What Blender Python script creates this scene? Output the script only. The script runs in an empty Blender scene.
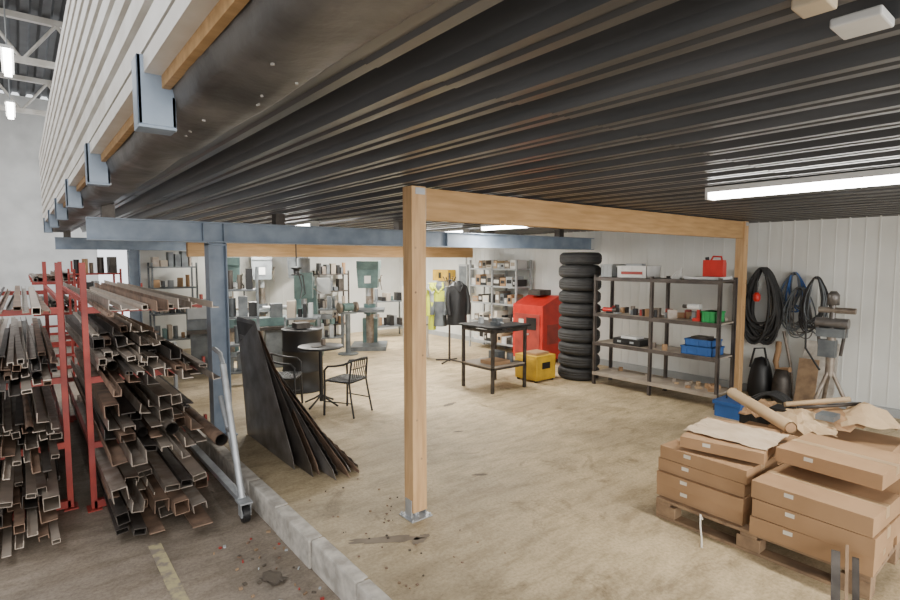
import bpy, math, random
from mathutils import Vector, Matrix, Euler
R=random.Random(7)
# ---------------------------------------------------------------- materials
def mat(name,col,rough=.6,metal=0,col2=None,scale=6,detail=6,bump=0,bscale=None,contrast=(.35,.65),stretch=None,emit=None,spec=None):
    m=bpy.data.materials.new(name);m.use_nodes=True
    nt=m.node_tree;n=nt.nodes;L=nt.links
    b=n['Principled BSDF'];b.inputs['Roughness'].default_value=rough;b.inputs['Metallic'].default_value=metal
    if spec is not None:b.inputs['Specular IOR Level'].default_value=spec
    c=(*col,1)
    b.inputs['Base Color'].default_value=c
    tc=n.new('ShaderNodeTexCoord');mp=n.new('ShaderNodeMapping');L.new(tc.outputs['Object'],mp.inputs[0])
    if stretch:mp.inputs['Scale'].default_value=stretch
    if col2 is None: col2=tuple(x*.82 for x in col)
    nz=n.new('ShaderNodeTexNoise');nz.inputs['Scale'].default_value=scale;nz.inputs['Detail'].default_value=detail
    L.new(mp.outputs[0],nz.inputs['Vector'])
    cr=n.new('ShaderNodeValToRGB');cr.color_ramp.elements[0].position=contrast[0];cr.color_ramp.elements[1].position=contrast[1]
    cr.color_ramp.elements[0].color=(*col2,1);cr.color_ramp.elements[1].color=c
    L.new(nz.outputs['Fac'],cr.inputs[0]);L.new(cr.outputs[0],b.inputs['Base Color'])
    if bump:
        nb=n.new('ShaderNodeTexNoise');nb.inputs['Scale'].default_value=bscale or scale*4;nb.inputs['Detail'].default_value=4
        L.new(mp.outputs[0],nb.inputs['Vector'])
        bp=n.new('ShaderNodeBump');bp.inputs['Strength'].default_value=bump;bp.inputs['Distance'].default_value=.01
        L.new(nb.outputs['Fac'],bp.inputs['Height']);L.new(bp.outputs[0],b.inputs['Normal'])
    if emit:
        b.inputs['Emission Color'].default_value=(*col,1);b.inputs['Emission Strength'].default_value=emit
    return m
wood=mat('pine_wood',(.64,.41,.21),.6,col2=(.46,.27,.12),scale=5,stretch=(6,6,.6),contrast=(.3,.7))
woodx=mat('pine_wood_x',(.54,.33,.15),.6,col2=(.38,.22,.085),scale=5,stretch=(.6,6,6),contrast=(.3,.7))
palw=mat('pallet_wood',(.36,.24,.14),.8,col2=(.20,.13,.08),scale=8)
blue=mat('blue_grey_steel',(.26,.32,.40),.42,col2=(.18,.23,.30),scale=5)
galv=mat('galvanised',(.50,.52,.54),.4,.5,scale=14)
deckm=mat('dark_deck',(.105,.108,.115),.34,.35,col2=(.058,.060,.064),scale=2.5,stretch=(3,.35,3),bump=.12,bscale=6,spec=.7)
roofm=mat('hall_roof',(.10,.105,.11),.5,.2,col2=(.07,.07,.075),scale=3)
slabm=mat('dark_slab',(.15,.14,.13),.45,0,col2=(.045,.042,.04),scale=2.6,bump=1.0,bscale=7)
speck=mat('peeled_paint',(.30,.28,.25),.7,scale=20)
whitep=mat('white_profile',(.76,.73,.68),.5,col2=(.60,.56,.50),scale=4)
wallm=mat('white_panel',(.80,.81,.78),.4,col2=(.68,.68,.64),scale=1.2)
steel=mat('dark_steel',(.10,.088,.078),.45,.5,col2=(.05,.042,.037),scale=9)
steel2=mat('bare_steel',(.36,.315,.27),.42,.45,col2=(.20,.155,.12),scale=9)
rust=mat('rusty_steel',(.30,.195,.135),.6,.25,col2=(.13,.085,.06),scale=7)
alu=mat('light_steel',(.54,.46,.38),.4,.4,scale=9)
sheetm=mat('grey_sheet',(.23,.215,.205),.38,.5,col2=(.11,.095,.085),scale=5)
redm=mat('red_paint',(.40,.05,.035),.5,col2=(.26,.035,.03),scale=6)
redb=mat('bright_red',(.62,.03,.02),.4,scale=6)
black=mat('black_plastic',(.015,.015,.016),.45,scale=6)
rubber=mat('rubber',(.022,.022,.023),.7,col2=(.035,.034,.033),scale=8,bump=.3,bscale=60)
yel=mat('yellow_paint',(.72,.46,.03),.5,col2=(.5,.30,.03),scale=6)
hiv=mat('hi_vis',(.65,.72,.05),.7,scale=6)
card=mat('cardboard',(.44,.27,.145),.8,col2=(.36,.215,.11),scale=3)
card2=mat('cardboard_light',(.60,.44,.27),.8,col2=(.48,.33,.19),scale=3)
tape=mat('tape',(.52,.36,.21),.3,scale=4)
white=mat('white_plastic',(.75,.75,.73),.5,scale=5)
paper=mat('paper',(.82,.76,.66),.8,scale=5)
kraft=mat('kraft_paper',(.66,.53,.38),.8,col2=(.54,.41,.28),scale=5)
greyp=mat('grey_plastic',(.42,.44,.45),.5,scale=5)
bluep=mat('blue_plastic',(.03,.12,.38),.4,scale=5)
greenp=mat('green_plastic',(.03,.35,.10),.4,scale=5)
mgreen=mat('machine_green',(.12,.20,.19),.45,col2=(.07,.12,.12),scale=6)
mgrey=mat('machine_grey',(.17,.19,.20),.45,col2=(.09,.10,.11),scale=6)
conc=mat('concrete_block',(.58,.54,.48),.9,col2=(.34,.31,.27),scale=10,bump=.6,bscale=40)
beige=mat('beige_cloth',(.60,.50,.36),.9,scale=6)
dirt=mat('dirt',(.10,.08,.06),.9,scale=20)
stain=mat('oil_stain',(.25,.20,.145),.8,col2=(.17,.135,.10),scale=7)
linep=mat('line_paint',(.42,.36,.20),.8,col2=(.24,.20,.16),scale=14,contrast=(.4,.55))
tubee=mat('tube_glow',(1,.98,.93),.5,col2=(1,.98,.93),emit=22)
shelfm=mat('shelf_steel',(.13,.11,.10),.5,.4,col2=(.07,.06,.055),scale=6)
boardm=mat('shelf_board',(.42,.36,.29),.7,col2=(.30,.25,.20),scale=5)
farw=mat('far_white',(.8,.8,.78),.6,scale=2)
# ---------------------------------------------------------------- builder
class B:
    def __init__(s,name):
        s.name=name;s.v=[];s.f=[];s.fm=[];s.sm=[];s.m=[]
    def mi(s,m):
        if m not in s.m:s.m.append(m)
        return s.m.index(m)
    def add(s,vs,fs,m,smooth=False):
        o=len(s.v);s.v+= [tuple(v) for v in vs];i=s.mi(m)
        for f in fs:s.f.append([a+o for a in f]);s.fm.append(i);s.sm.append(smooth)
    def box(s,x0,x1,y0,y1,z0,z1,m,T=None):
        vs=[Vector((x,y,z)) for x in(x0,x1) for y in(y0,y1) for z in(z0,z1)]
        if T is not None:vs=[T@v for v in vs]
        s.add(vs,[(0,1,3,2),(4,6,7,5),(0,4,5,1),(2,3,7,6),(0,2,6,4),(1,5,7,3)],m)
    def cb(s,c,d,m,rot=(0,0,0)):
        T=Matrix.Translation(Vector(c))@Euler(rot).to_matrix().to_4x4()
        s.box(-d[0]/2,d[0]/2,-d[1]/2,d[1]/2,-d[2]/2,d[2]/2,m,T)
    def bar(s,p0,p1,w,h,m):
        p0=Vector(p0);p1=Vector(p1);q=(p1-p0).to_track_quat('Y','Z')
        T=Matrix.Translation(p0)@q.to_matrix().to_4x4()
        s.box(-w/2,w/2,0,(p1-p0).length,-h/2,h/2,m,T)
    def cyl(s,p0,p1,r,m,n=14,r2=None,cap=True):
        p0=Vector(p0);p1=Vector(p1);r2=r if r2 is None else r2
        q=(p1-p0).to_track_quat('Z','Y')
        vs=[]
        for p,rr in((p0,r),(p1,r2)):
            for i in range(n):
                a=2*math.pi*i/n;vs.append(p+q@Vector((rr*math.cos(a),rr*math.sin(a),0)))
        s.add(vs,[(i,(i+1)%n,n+(i+1)%n,n+i) for i in range(n)],m,True)
        if cap:s.add(vs,[tuple(range(n-1,-1,-1)),tuple(range(n,2*n))],m)
    def path(s,pts,r,m,n=7,closed=False):
        pts=[Vector(p) for p in pts];N=len(pts);vs=[];nr=None
        for i,p in enumerate(pts):
            a=pts[(i-1)%N] if (closed or i>0) else p
            b=pts[(i+1)%N] if (closed or i<N-1) else p
            t=(b-a).normalized()
            if nr is None:
                nr=t.orthogonal().normalized()
            nr=(nr-t*nr.dot(t)).normalized();bn=t.cross(nr)
            for k in range(n):
                an=2*math.pi*k/n;vs.append(p+(nr*math.cos(an)+bn*math.sin(an))*r)
        fs=[]
        for i in range(N if closed else N-1):
            j=(i+1)%N
            for k in range(n):fs.append((i*n+k,i*n+(k+1)%n,j*n+(k+1)%n,j*n+k))
        s.add(vs,fs,m,True)
        if not closed:s.add(vs,[tuple(range(n-1,-1,-1)),tuple(range((N-1)*n,N*n))],m)
    def lathe(s,c,prof,m,n=28,T=None,smooth=True):
        c=Vector(c);vs=[]
        for r,z in prof:
            for i in range(n):
                a=2*math.pi*i/n;v=Vector((r*math.cos(a),r*math.sin(a),z))
                if T is not None:v=T@v
                vs.append(c+v)
        fs=[]
        for j in range(len(prof)-1):
            for i in range(n):fs.append((j*n+i,j*n+(i+1)%n,(j+1)*n+(i+1)%n,(j+1)*n+i))
        s.add(vs,fs,m,smooth)
    def ext(s,poly,y0,y1,m,T=None):  # poly in XZ extruded along Y
        n=len(poly)
        vs=[Vector((x,y0,z)) for x,z in poly]+[Vector((x,y1,z)) for x,z in poly]
        if T is not None:vs=[T@v for v in vs]
        s.add(vs,[(i,(i+1)%n,n+(i+1)%n,n+i) for i in range(n)]+[tuple(range(n-1,-1,-1)),tuple(range(n,2*n))],m)
    def sheet(s,c,sx,sy,h,m,seed,n=12,rot=0,tilt=(0,0),dome=0):
        rr=random.Random(seed);vs=[];fs=[]
        T=Matrix.Translation(Vector(c))@Euler((tilt[0],tilt[1],rot)).to_matrix().to_4x4()
        for i in range(n+1):
            for j in range(n+1):
                x=-sx/2+sx*i/n;y=-sy/2+sy*j/n
                e=math.cos(math.pi*x/sx)*math.cos(math.pi*y/sy)
                vs.append(T@Vector((x+rr.uniform(-.012,.012),y+rr.uniform(-.012,.012),dome*e+rr.uniform(0,h))))
        for i in range(n):
            for j in range(n):
                a=i*(n+1)+j;fs.append((a,a+1,a+n+2,a+n+1))
        s.add(vs,fs,m)
    def done(s,bevel=0):
        me=bpy.data.meshes.new(s.name);me.from_pydata(s.v,[],s.f)
        for m in s.m:me.materials.append(m)
        me.polygons.foreach_set('material_index',s.fm);me.polygons.foreach_set('use_smooth',s.sm)
        me.update()
        o=bpy.data.objects.new(s.name,me);bpy.context.collection.objects.link(o)
        if bevel:
            md=o.modifiers.new('bevel','BEVEL');md.width=bevel;md.segments=2;md.limit_method='ANGLE'
        xs=[v[0] for v in s.v];ys=[v[1] for v in s.v];zs=[v[2] for v in s.v]
        c=Vector(((min(xs)+max(xs))/2,(min(ys)+max(ys))/2,min(zs)))
        me.transform(Matrix.Translation(-c));o.location=c
        return o
CZ=2.36   # deck underside
# ---------------------------------------------------------------- floors
def floor_mat(name,cA,cB,stc,finec,edge):
    m=bpy.data.materials.new(name);m.use_nodes=True;nt=m.node_tree;n=nt.nodes;L=nt.links
    b=n['Principled BSDF'];b.inputs['Roughness'].default_value=.6
    g=n.new('ShaderNodeNewGeometry')
    mp=n.new('ShaderNodeMapping');mp.inputs['Rotation'].default_value=(0,0,.5);mp.inputs['Scale'].default_value=(1,3.2,1);L.new(g.outputs['Position'],mp.inputs[0])
    def noise(sc,d,rough=.6,dist=0,src=None):
        z=n.new('ShaderNodeTexNoise');z.inputs['Scale'].default_value=sc;z.inputs['Detail'].default_value=d;z.inputs['Roughness'].default_value=rough;z.inputs['Distortion'].default_value=dist
        L.new(src or g.outputs['Position'],z.inputs['Vector']);return z
    def ramp(src,els):
        c=n.new('ShaderNodeValToRGB');c.color_ramp.elements[0].position=els[0][0];c.color_ramp.elements[0].color=(*els[0][1],1)
        c.color_ramp.elements[1].position=els[1][0];c.color_ramp.elements[1].color=(*els[1][1],1)
        L.new(src,c.inputs[0]);return c
    a=ramp(noise(.8,9,.66).outputs['Fac'],[(.36,cB),(.60,cA)])
    w=(1,1,1)
    s=ramp(noise(2.3,8,.70,.8).outputs['Fac'],[(.30,stc),(.43,w)])
    st=ramp(noise(2.4,8,.72,.3,mp.outputs[0]).outputs['Fac'],[(.36,(.64,.62,.57)),(.56,w)])
    fine=ramp(noise(45,5,.7).outputs['Fac'],[(.34,finec),(.58,w)])
    def mul(x,y,f=1):
        k=n.new('ShaderNodeMix');k.data_type='RGBA';k.blend_type='MULTIPLY';k.inputs[0].default_value=f
        L.new(x,k.inputs[6]);L.new(y,k.inputs[7]);return k
    k=mul(mul(mul(a.outputs[0],s.outputs[0],.8).outputs[2],st.outputs[0],.85).outputs[2],fine.outputs[0])
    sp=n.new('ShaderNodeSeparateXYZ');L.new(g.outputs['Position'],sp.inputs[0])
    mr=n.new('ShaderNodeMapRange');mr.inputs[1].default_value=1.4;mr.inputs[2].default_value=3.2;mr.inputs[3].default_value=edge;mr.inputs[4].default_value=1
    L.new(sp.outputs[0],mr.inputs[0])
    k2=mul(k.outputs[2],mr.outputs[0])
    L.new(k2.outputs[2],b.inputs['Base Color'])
    bp=n.new('ShaderNodeBump');bp.inputs['Strength'].default_value=.4;bp.inputs['Distance'].default_value=.01
    L.new(noise(30,6).outputs['Fac'],bp.inputs['Height']);L.new(bp.outputs[0],b.inputs['Normal'])
    return m
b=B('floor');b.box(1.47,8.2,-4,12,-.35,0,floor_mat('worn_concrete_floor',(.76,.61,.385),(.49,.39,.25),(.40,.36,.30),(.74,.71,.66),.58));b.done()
b=B('floor_lower');b.box(-7,1.47,-4,18,-.35,-.2,floor_mat('dirty_floor',(.36,.295,.23),(.20,.165,.13),(.45,.42,.40),(.7,.68,.66),1));b.done()
b=B('trim_curb')
y=-4
while y<12:
    l=.6;b.box(1.40+R.uniform(-.010,.010),1.50,y+.003,y+l-.003,-.2,.010+R.uniform(-.008,.003),conc);y+=l
b.done(.012)
b=B('floor_marking_line');b.box(.62,.70,1.2,4.2,-.199,-.196,linep);b.done()
b=B('floor_stain');sr=random.Random(4)
for cx,cy,rx,ry,ro in((1.80,2.90,.24,.045,-.55),(1.98,2.76,.08,.04,.3),(3.0,3.3,.07,.025,-.6),(2.6,3.6,.05,.02,.2),(4.2,5.2,.12,.04,.2),(3.6,4.3,.06,.02,-.4)):
    vs=[]
    for i in range(40):
        a=2*math.pi*i/40;q=1+sr.uniform(-.22,.18);x=rx*q*math.cos(a);yy=ry*q*math.sin(a)
        vs.append((cx+x*math.cos(ro)-yy*math.sin(ro),cy+x*math.sin(ro)+yy*math.cos(ro),.0012))
    b.add(vs,[tuple(range(40))],stain)
b.done()
# ---------------------------------------------------------------- walls
def ribwall(name,axis,pos,a0,a1,z0,z1,m,sgn):
    b=B(name);st=.30
    if axis=='x':
        b.box(min(pos,pos-sgn*.12),max(pos,pos-sgn*.12),a0,a1,z0,z1,m)
        t=a0
        while t<a1:
            b.box(min(pos,pos+sgn*.005),max(pos,pos+sgn*.005),t,t+.015,z0,z1,m)
            b.box(min(pos,pos+sgn*.004),max(pos,pos+sgn*.004),t+.14,t+.15,z0,z1,m);t+=st
    else:
        b.box(a0,a1,min(pos,pos-sgn*.12),max(pos,pos-sgn*.12),z0,z1,m)
        t=a0
        while t<a1:
            b.box(t,t+.02,min(pos,pos+sgn*.005),max(pos,pos+sgn*.005),z0,z1,m);t+=st
    return b.done()
ribwall('wall_right','x',7.95,-2.5,12,0,6.1,wallm,-1)
ribwall('wall_back','y',12.0,1.7,8.07,-.2,6.1,wallm,-1)
ribwall('wall_far','y',18,-7,1.7,-.2,6.1,farw,-1)
ribwall('wall_left','x',-7,-1,18,-.2,6.1,farw,1)
b=B('trim_right');b.box(7.90,7.95,-2.5,12,0,.10,greyp);b.done()
b=B('ceiling_hall')
x=-7
while x<8:
    b.ext([(x,6.1),(x+.12,6.1),(x+.16,6.17),(x+.26,6.17),(x+.3,6.1),(x+.3,6.25),(x,6.25)],1.0,18,roofm);x+=.3
b.done()
b=B('roof_truss')
for yy in (4,8,12,16):
    b.box(-7,8,yy-.05,yy+.05,5.25,5.35,whitep);b.box(-7,8,yy-.05,yy+.05,5.98,6.08,whitep)
    x=-6.8
    while x<7.5:
        b.cyl((x,yy,5.3),(x+.5,yy,6.0),.03,whitep,6);b.cyl((x+.5,yy,6.0),(x+1,yy,5.3),.03,whitep,6);x+=1
b.done()
# ---------------------------------------------------------------- mezzanine deck (real trapezoid sheet)
b=B('ceiling')
x=.66;P=.27
while x<7.95:
    z=CZ
    pf=[(x,z),(x+.035,z),(x+.045,z+.010),(x+.060,z+.010),(x+.070,z),(x+.105,z),(x+.135,z+.03),(x+.14,z+.035),(x+.165,z+.10),(x+.235,z+.10),(x+.26,z+.035),(x+P,z)]
    n=len(pf)
    for y0,y1 in((-2.5,1.2),(1.2,4.9),(4.9,8.5),(8.5,12)):
        d=0.003 if y0 in(1.2,8.5) else 0
        vs=[(px,y0,pz+d) for px,pz in pf]+[(px,y1+(.05 if d==0 else 0),pz+d) for px,pz in pf]
        b.add(vs,[(i,i+1,n+i+1,n+i) for i in range(n-1)],deckm)
    x+=P
b.box(.66,7.95,-2.5,12,CZ+.11,CZ+.16,slabm)
b.done()
b=B('mezzanine_edge_beam')
NY=280
prof_=[(.412,2.60),(.412,2.42),(.43,2.35),(.48,2.337),(.53,2.33),(.58,2.33),(.63,2.335),(.665,2.36),(.67,2.60)]
vs=[];ys=[-2.5+ (14.0)*i/NY for i in range(NY+1)]
for yy in ys:
    for i,(px,pz) in enumerate(prof_):
        j=0 if i in(0,8) else 1
        wv=.007*math.sin(2.9*yy+.8*i)+.006*math.sin(7.1*yy-1.1*i)+R.uniform(-.0025,.0025)
        vs.append((px+j*(.5*wv),yy,pz+j*wv))
n=len(prof_)
b.add(vs,[(k*n+i,k*n+(i+1)%n,(k+1)*n+(i+1)%n,(k+1)*n+i) for k in range(NY) for i in range(n)],slabm,True)
for k in range(9):
    yy=R.uniform(.6,2.5);xx=R.uniform(.50,.62);b.cb((xx,yy,2.326),(R.uniform(.003,.012),R.uniform(.003,.014),.006),speck,(R.uniform(-.3,.3),0,R.uniform(0,3)))
b.box(.385,.410,-2.5,11.5,2.405,2.445,woodx)
b.box(.335,.41,-2.5,11.5,2.445,2.458,whitep);b.box(.335,.345,-2.5,11.5,2.458,2.50,whitep)
b.done()
YB=(.35,1.97,3.62,5.30,7.0,8.7,10.4)
for yy in YB:
    b=B('railing_bracket')
    b.box(.315,.425,yy-.01,yy+.002,2.285,2.50,blue)
    b.box(.413,.425,yy-.01,yy+.08,2.285,2.383,blue)
    b.box(.315,.327,yy-.01,yy+.08,2.285,2.50,blue)
    b.box(.315,.425,yy-.01,yy+.08,2.275,2.285,blue)
    for dz in (.05,.12):b.cyl((.426,yy+.04,2.24+dz),(.434,yy+.04,2.24+dz),.010,galv,6)
    b.done(.002)
b=B('mezzanine_railing')
zz=2.515
for i in range(9):
    b.box(.335,.375,-2.5,11.5,zz,zz+.078,whitep)
    b.box(.375,.40,-2.5,11.5,zz+.068,zz+.078,whitep);zz+=.128
for yy in YB:
    b.box(.38,.41,yy+.09,yy+.14,2.46,3.65,greyp)
b.done()
# ---------------------------------------------------------------- timber / steel frame
def post(x,y,name='timber_post'):
    b=B(name)
    b.box(x-.06,x+.06,y-.055,y+.055,.05,CZ-.005,wood)
    b.box(x-.09,x+.09,y-.085,y+.085,0,.008,galv)
    b.box(x-.066,x-.06,y-.04,y+.04,.0,.14,galv);b.box(x+.06,x+.066,y-.04,y+.04,.0,.14,galv)
    b.cyl((x,y,.008),(x,y,.05),.02,galv)
    for s in(-1,1):
        for q in(-1,1):b.cyl((x+s*.075,y+q*.07,.008),(x+s*.075,y+q*.07,.022),.010,galv,6)
    b.box(x+.062,x+.066,y-.05,y+.05,2.13,2.35,galv)
    b.box(x-.03,x+.05,y-.0595,y-.0555,2.30,2.345,galv)
    for k in range(5):
        zk=.35+.42*k+R.uniform(-.1,.1);xk=x+R.uniform(-.04,.04);b.cyl((xk,y-.0555,zk),(xk,y-.0562,zk),.008,palw,10)
    return b.done(.004)
post(2.15,3.05);post(7.44,3.05)
b=B('timber_beam');b.box(2.22,7.37,3.01,3.09,2.13,CZ-.01,woodx);b.done(.004)
b=B('timber_beam');b.box(1.95,7.6,8.6,8.7,1.90,2.11,woodx);
for xx in(2.2,4.8,7.4):b.box(xx,xx+.09,8.6,8.7,2.11,CZ-.01,wood)
b.done(.004)
def ibeam(b,x0,x1,y,z0,z1,w,m):
    b.box(x0,x1,y-w/2,y+w/2,z1-.012,z1,m);b.box(x0,x1,y-w/2,y+w/2,z0,z0+.012,m);b.box(x0,x1,y-.006,y+.006,z0+.012,z1-.012,m)
b=B('steel_beam');ibeam(b,.48,7.93,5.8,2.03,2.235,.14,blue)
for xx in(1.45,1.65,4.6):b.box(xx,xx+.01,5.735,5.865,2.042,2.223,blue)
for xx in(.6,2.2,3.8,5.4,7.0):b.box(xx,xx+.1,5.74,5.86,2.236,CZ-.003,steel)
b.done()
b=B('steel_beam');ibeam(b,.48,3.0,11.2,2.03,2.235,.14,blue)
for xx in(.6,2.2):b.box(xx,xx+.1,11.14,11.26,2.236,CZ-.003,steel)
b.done()
def column(x,y,zb):
    b=B('steel_column')
    b.box(x-.09,x-.078,y-.08,y+.08,zb+.015,2.028,blue);b.box(x+.078,x+.09,y-.08,y+.08,zb+.015,2.028,blue);b.box(x-.078,x+.078,y-.005,y+.005,zb+.015,2.028,blue)
    b.box(x-.13,x+.13,y-.12,y+.12,zb,zb+.015,blue);b.box(x-.09,x+.09,y-.08,y+.08,2.0,2.012,blue)
    b.done()
column(1.58,5.8,.0);column(1.62,11.2,0)
# ---------------------------------------------------------------- lamps
def tubelamp(x,y0,y1,z,e,add=True):
    b=B('fluorescent_lamp')
    b.box(x-.06,x+.06,y0,y1,z+.02,z+.055,white)
    b.ext([(x-.055,z+.02),(x-.05,z-.012),(x-.03,z-.025),(x+.03,z-.025),(x+.05,z-.012),(x+.055,z+.02)],y0+.02,y1-.02,tubee)
    b.box(x-.06,x+.06,y0,y0+.02,z-.028,z+.02,white);b.box(x-.06,x+.06,y1-.02,y1,z-.028,z+.02,white)
    b.done()
    if add:
        ld=bpy.data.lights.new('lamp_light','AREA');ld.shape='RECTANGLE';ld.size=.1;ld.size_y=y1-y0;ld.energy=e;ld.color=(1,.95,.86)
        lo=bpy.data.objects.new('lamp_light',ld);lo.location=(x,(y0+y1)/2,z-.03);bpy.context.collection.objects.link(lo)
tubelamp(3.82,.52,1.80,CZ-.06,40)
tubelamp(5.2,4.75,5.66,CZ-.06,45)
tubelamp(3.6,9.3,10.8,CZ-.06,150)  # this and the next three fixtures are added as fill for the back
tubelamp(6.2,9.3,10.8,CZ-.06,150)
tubelamp(5.6,6.5,7.7,CZ-.06,70)
tubelamp(3.0,6.5,7.7,CZ-.06,60)
b=B('junction_box');b.box(1.20,1.27,.36,.42,CZ-.02,CZ,beige);b.done(.004)
b=B('junction_box');b.box(1.36,1.46,.31,.40,CZ-.02,CZ,white);b.done(.004)
b=B('hall_lamp');
for yy in(6.5,10.5,14):b.box(-.05,.05,yy,yy+1.4,4.95,5.0,tubee);b.box(-.08,.08,yy,yy+1.4,5.0,5.05,white);b.cyl((0,yy+.7,5.05),(0,yy+.7,6.09),.01,greyp,6)
b.done()
# ---------------------------------------------------------------- steel shelf
def tote(b,x0,x1,y0,y1,z0,h,m,t=.008,inner=True):
    b.box(x0,x1,y0,y1,z0,z0+t,m);b.box(x0,x0+t,y0,y1,z0,z0+h,m);b.box(x1-t,x1,y0,y1,z0,z0+h,m)
    b.box(x0,x1,y0,y0+t,z0,z0+h,m);b.box(x0,x1,y1-t,y1,z0,z0+h,m)
    b.box(x0-.008,x1+.008,y0-.008,y0+t,z0+h-.02,z0+h,m);b.box(x0-.008,x1+.008,y1-t,y1+.008,z0+h-.02,z0+h,m)
    b.box(x0-.008,x0+t,y0,y1,z0+h-.02,z0+h,m);b.box(x1-t,x1+.008,y0,y1,z0+h-.02,z0+h,m)
    for k in range(3):
        yy=y0+(y1-y0)*(k+.5)/3;b.box(x0-.005,x0,yy-.01,yy+.01,z0,z0+h,m)
b=B('storage_shelf')
X0,X1,Y0,Y1=6.60,7.06,2.94,4.74;LV=(.17,.62,1.05,1.58)
for yy in(Y0,(Y0+Y1)/2,Y1):
    for xx in(X0,X1-.04):
        b.box(xx,xx+.04,yy-.02,yy-.015,0,1.63,shelfm);b.box(xx,xx+.005,yy-.02,yy+.02,0,1.63,shelfm)
        b.box(xx-.005,xx+.045,yy-.025,yy+.025,0,.006,shelfm)
for z in LV:
    top=z==LV[-1]
    b.box(X0,X1,Y0,Y1,z,z+.018,shelfm if top else boardm)
    b.box(X0-.004,X0,Y0-.02,Y1+.02,z-.03,z+.02,shelfm if z>.5 else boardm);b.box(X1,X1+.004,Y0-.02,Y1+.02,z-.03,z+.02,shelfm)
b.done()
L0,L1,L2,L3=[z+.019 for z in LV]
b=B('storage_crate');tote(b,6.68,7.0,4.50,4.70,L3,.19,greyp);b.done()
b=B('storage_crate');tote(b,6.64,7.0,3.94,4.40,L3,.17,white);b.box(6.633,6.639,4.00,4.33,L3+.05,L3+.09,redm);
b.box(6.66,6.98,3.97,4.38,L3+.12,L3+.15,card);b.box(6.7,6.8,4.05,4.3,L3+.15,L3+.2,greyp);b.done()
b=B('white_tray');tote(b,6.66,6.98,2.97,3.42,L3,.04,white);b.done()
b=B('white_bracket')
b.box(6.75,6.77,3.50,3.53,L3,L3+.14,white);b.box(6.75,6.77,3.50,3.64,L3,L3+.02,white);b.cyl((6.76,3.53,L3+.13),(6.76,3.64,L3+.02),.01,white,6);b.done()
b=B('fuel_can')
zc=L3+.041
b.ext([(-.07,0),(.07,0),(.07,.17),(.035,.21),(-.07,.21)],-.12,.12,redb,Matrix.Translation((6.82,3.11,zc))@Matrix.Rotation(math.radians(8),4,'Z'))
b.path([(6.82,3.02,zc+.19),(6.82,3.03,zc+.25),(6.82,3.13,zc+.255),(6.82,3.16,zc+.2)],.013,redb)
b.cyl((6.82,3.20,zc+.195),(6.82,3.21,zc+.245),.024,black)
b.done(.014)
b=B('power_tool_case');b.box(6.66,6.98,4.02,4.45,L1,L1+.09,black);b.box(6.655,6.66,4.12,4.18,L1+.03,L1+.06,greyp);b.box(6.655,6.66,4.32,4.38,L1+.03,L1+.06,greyp)
b.path([(6.66,4.2,L1+.045),(6.63,4.2,L1+.045),(6.63,4.3,L1+.045),(6.66,4.3,L1+.045)],.008,black);b.box(6.7,6.9,4.1,4.35,L1+.09,L1+.12,white);b.done(.006)
b=B('blue_tool_crate');tote(b,6.64,6.96,3.02,3.42,L1,.11,bluep);b.done()
b=B('blue_tool_crate');tote(b,6.66,6.94,3.04,3.38,L1+.112,.09,bluep);b.box(6.7,6.9,3.12,3.32,L1+.13,L1+.23,steel);b.done()
b=B('green_bin');tote(b,6.64,6.88,2.99,3.17,L2,.14,greenp);b.done()
b=B('grinder')
b.cyl((6.72,4.5,L2+.05),(6.72,4.66,L2+.05),.035,redb);b.cyl((6.72,4.44,L2+.05),(6.72,4.5,L2+.05),.04,steel);b.cyl((6.72,4.43,L2+.01),(6.72,4.43,L2+.02),.06,greyp);b.cyl((6.72,4.66,L2+.05),(6.72,4.70,L2+.04),.02,black);b.box(6.69,6.75,4.5,4.6,L2,L2+.03,black);b.done()
b=B('power_drill')
b.cyl((6.72,3.22,L2+.18),(6.72,3.38,L2+.18),.04,white);b.cyl((6.72,3.38,L2+.18),(6.72,3.45,L2+.18),.024,steel);b.ext([(-.02,0),(.02,0),(.02,.14),(-.02,.14)],-.03,.01,redb,Matrix.Translation((6.72,3.25,L2+.02)));b.box(6.67,6.77,3.20,3.30,L2,L2+.04,redb);b.done(.004)
b=B('shelf_oddments')
for k in range(84):
    z=R.choice((L0,L1,L2,L2,L2));yy=R.uniform(Y0+.08,Y1-.1);xx=R.uniform(6.9,6.98) if z==L2 and (yy<3.5 or yy>4.35) else R.uniform(6.68,6.98)
    if z==L1 and (2.95<yy<3.5 or 3.95<yy<4.5):continue
    m=R.choice((steel,greyp,white,steel2,card,black,redm,mgrey))
    h=R.uniform(.03,.12)
    if z==L0: h*=.5;m=R.choice((card2,card,boardm))
    if R.random()<.5:b.cb((xx,yy,z+h/2),(R.uniform(.04,.12),R.uniform(.04,.13),h),m,(0,0,R.uniform(0,1)))
    else:b.cyl((xx,yy,z),(xx,yy,z+h),R.uniform(.02,.04),m,10)
b.done()
# ---------------------------------------------------------------- tyre stack
b=B('tyre_stack')
zz=0
for i in range(10):
    w=.197;dx,dy=R.uniform(-.022,.022),R.uniform(-.018,.018)
    pf=[(.20,.02),(.215,0),(.27,.004),(.30,.022),(.318,.05),(.322,.075),(.318,.078),(.318,.088),(.323,.092),(.323,.108),(.318,.112),(.318,.12),(.322,.125),(.318,.15),(.30,.172),(.27,.193),(.215,.195),(.20,.175),(.20,.14),(.23,.1),(.20,.05),(.20,.02)]
    b.lathe((6.77+dx,5.14+dy,zz),pf,rubber,36)
    zz+=w
b.done()
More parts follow.
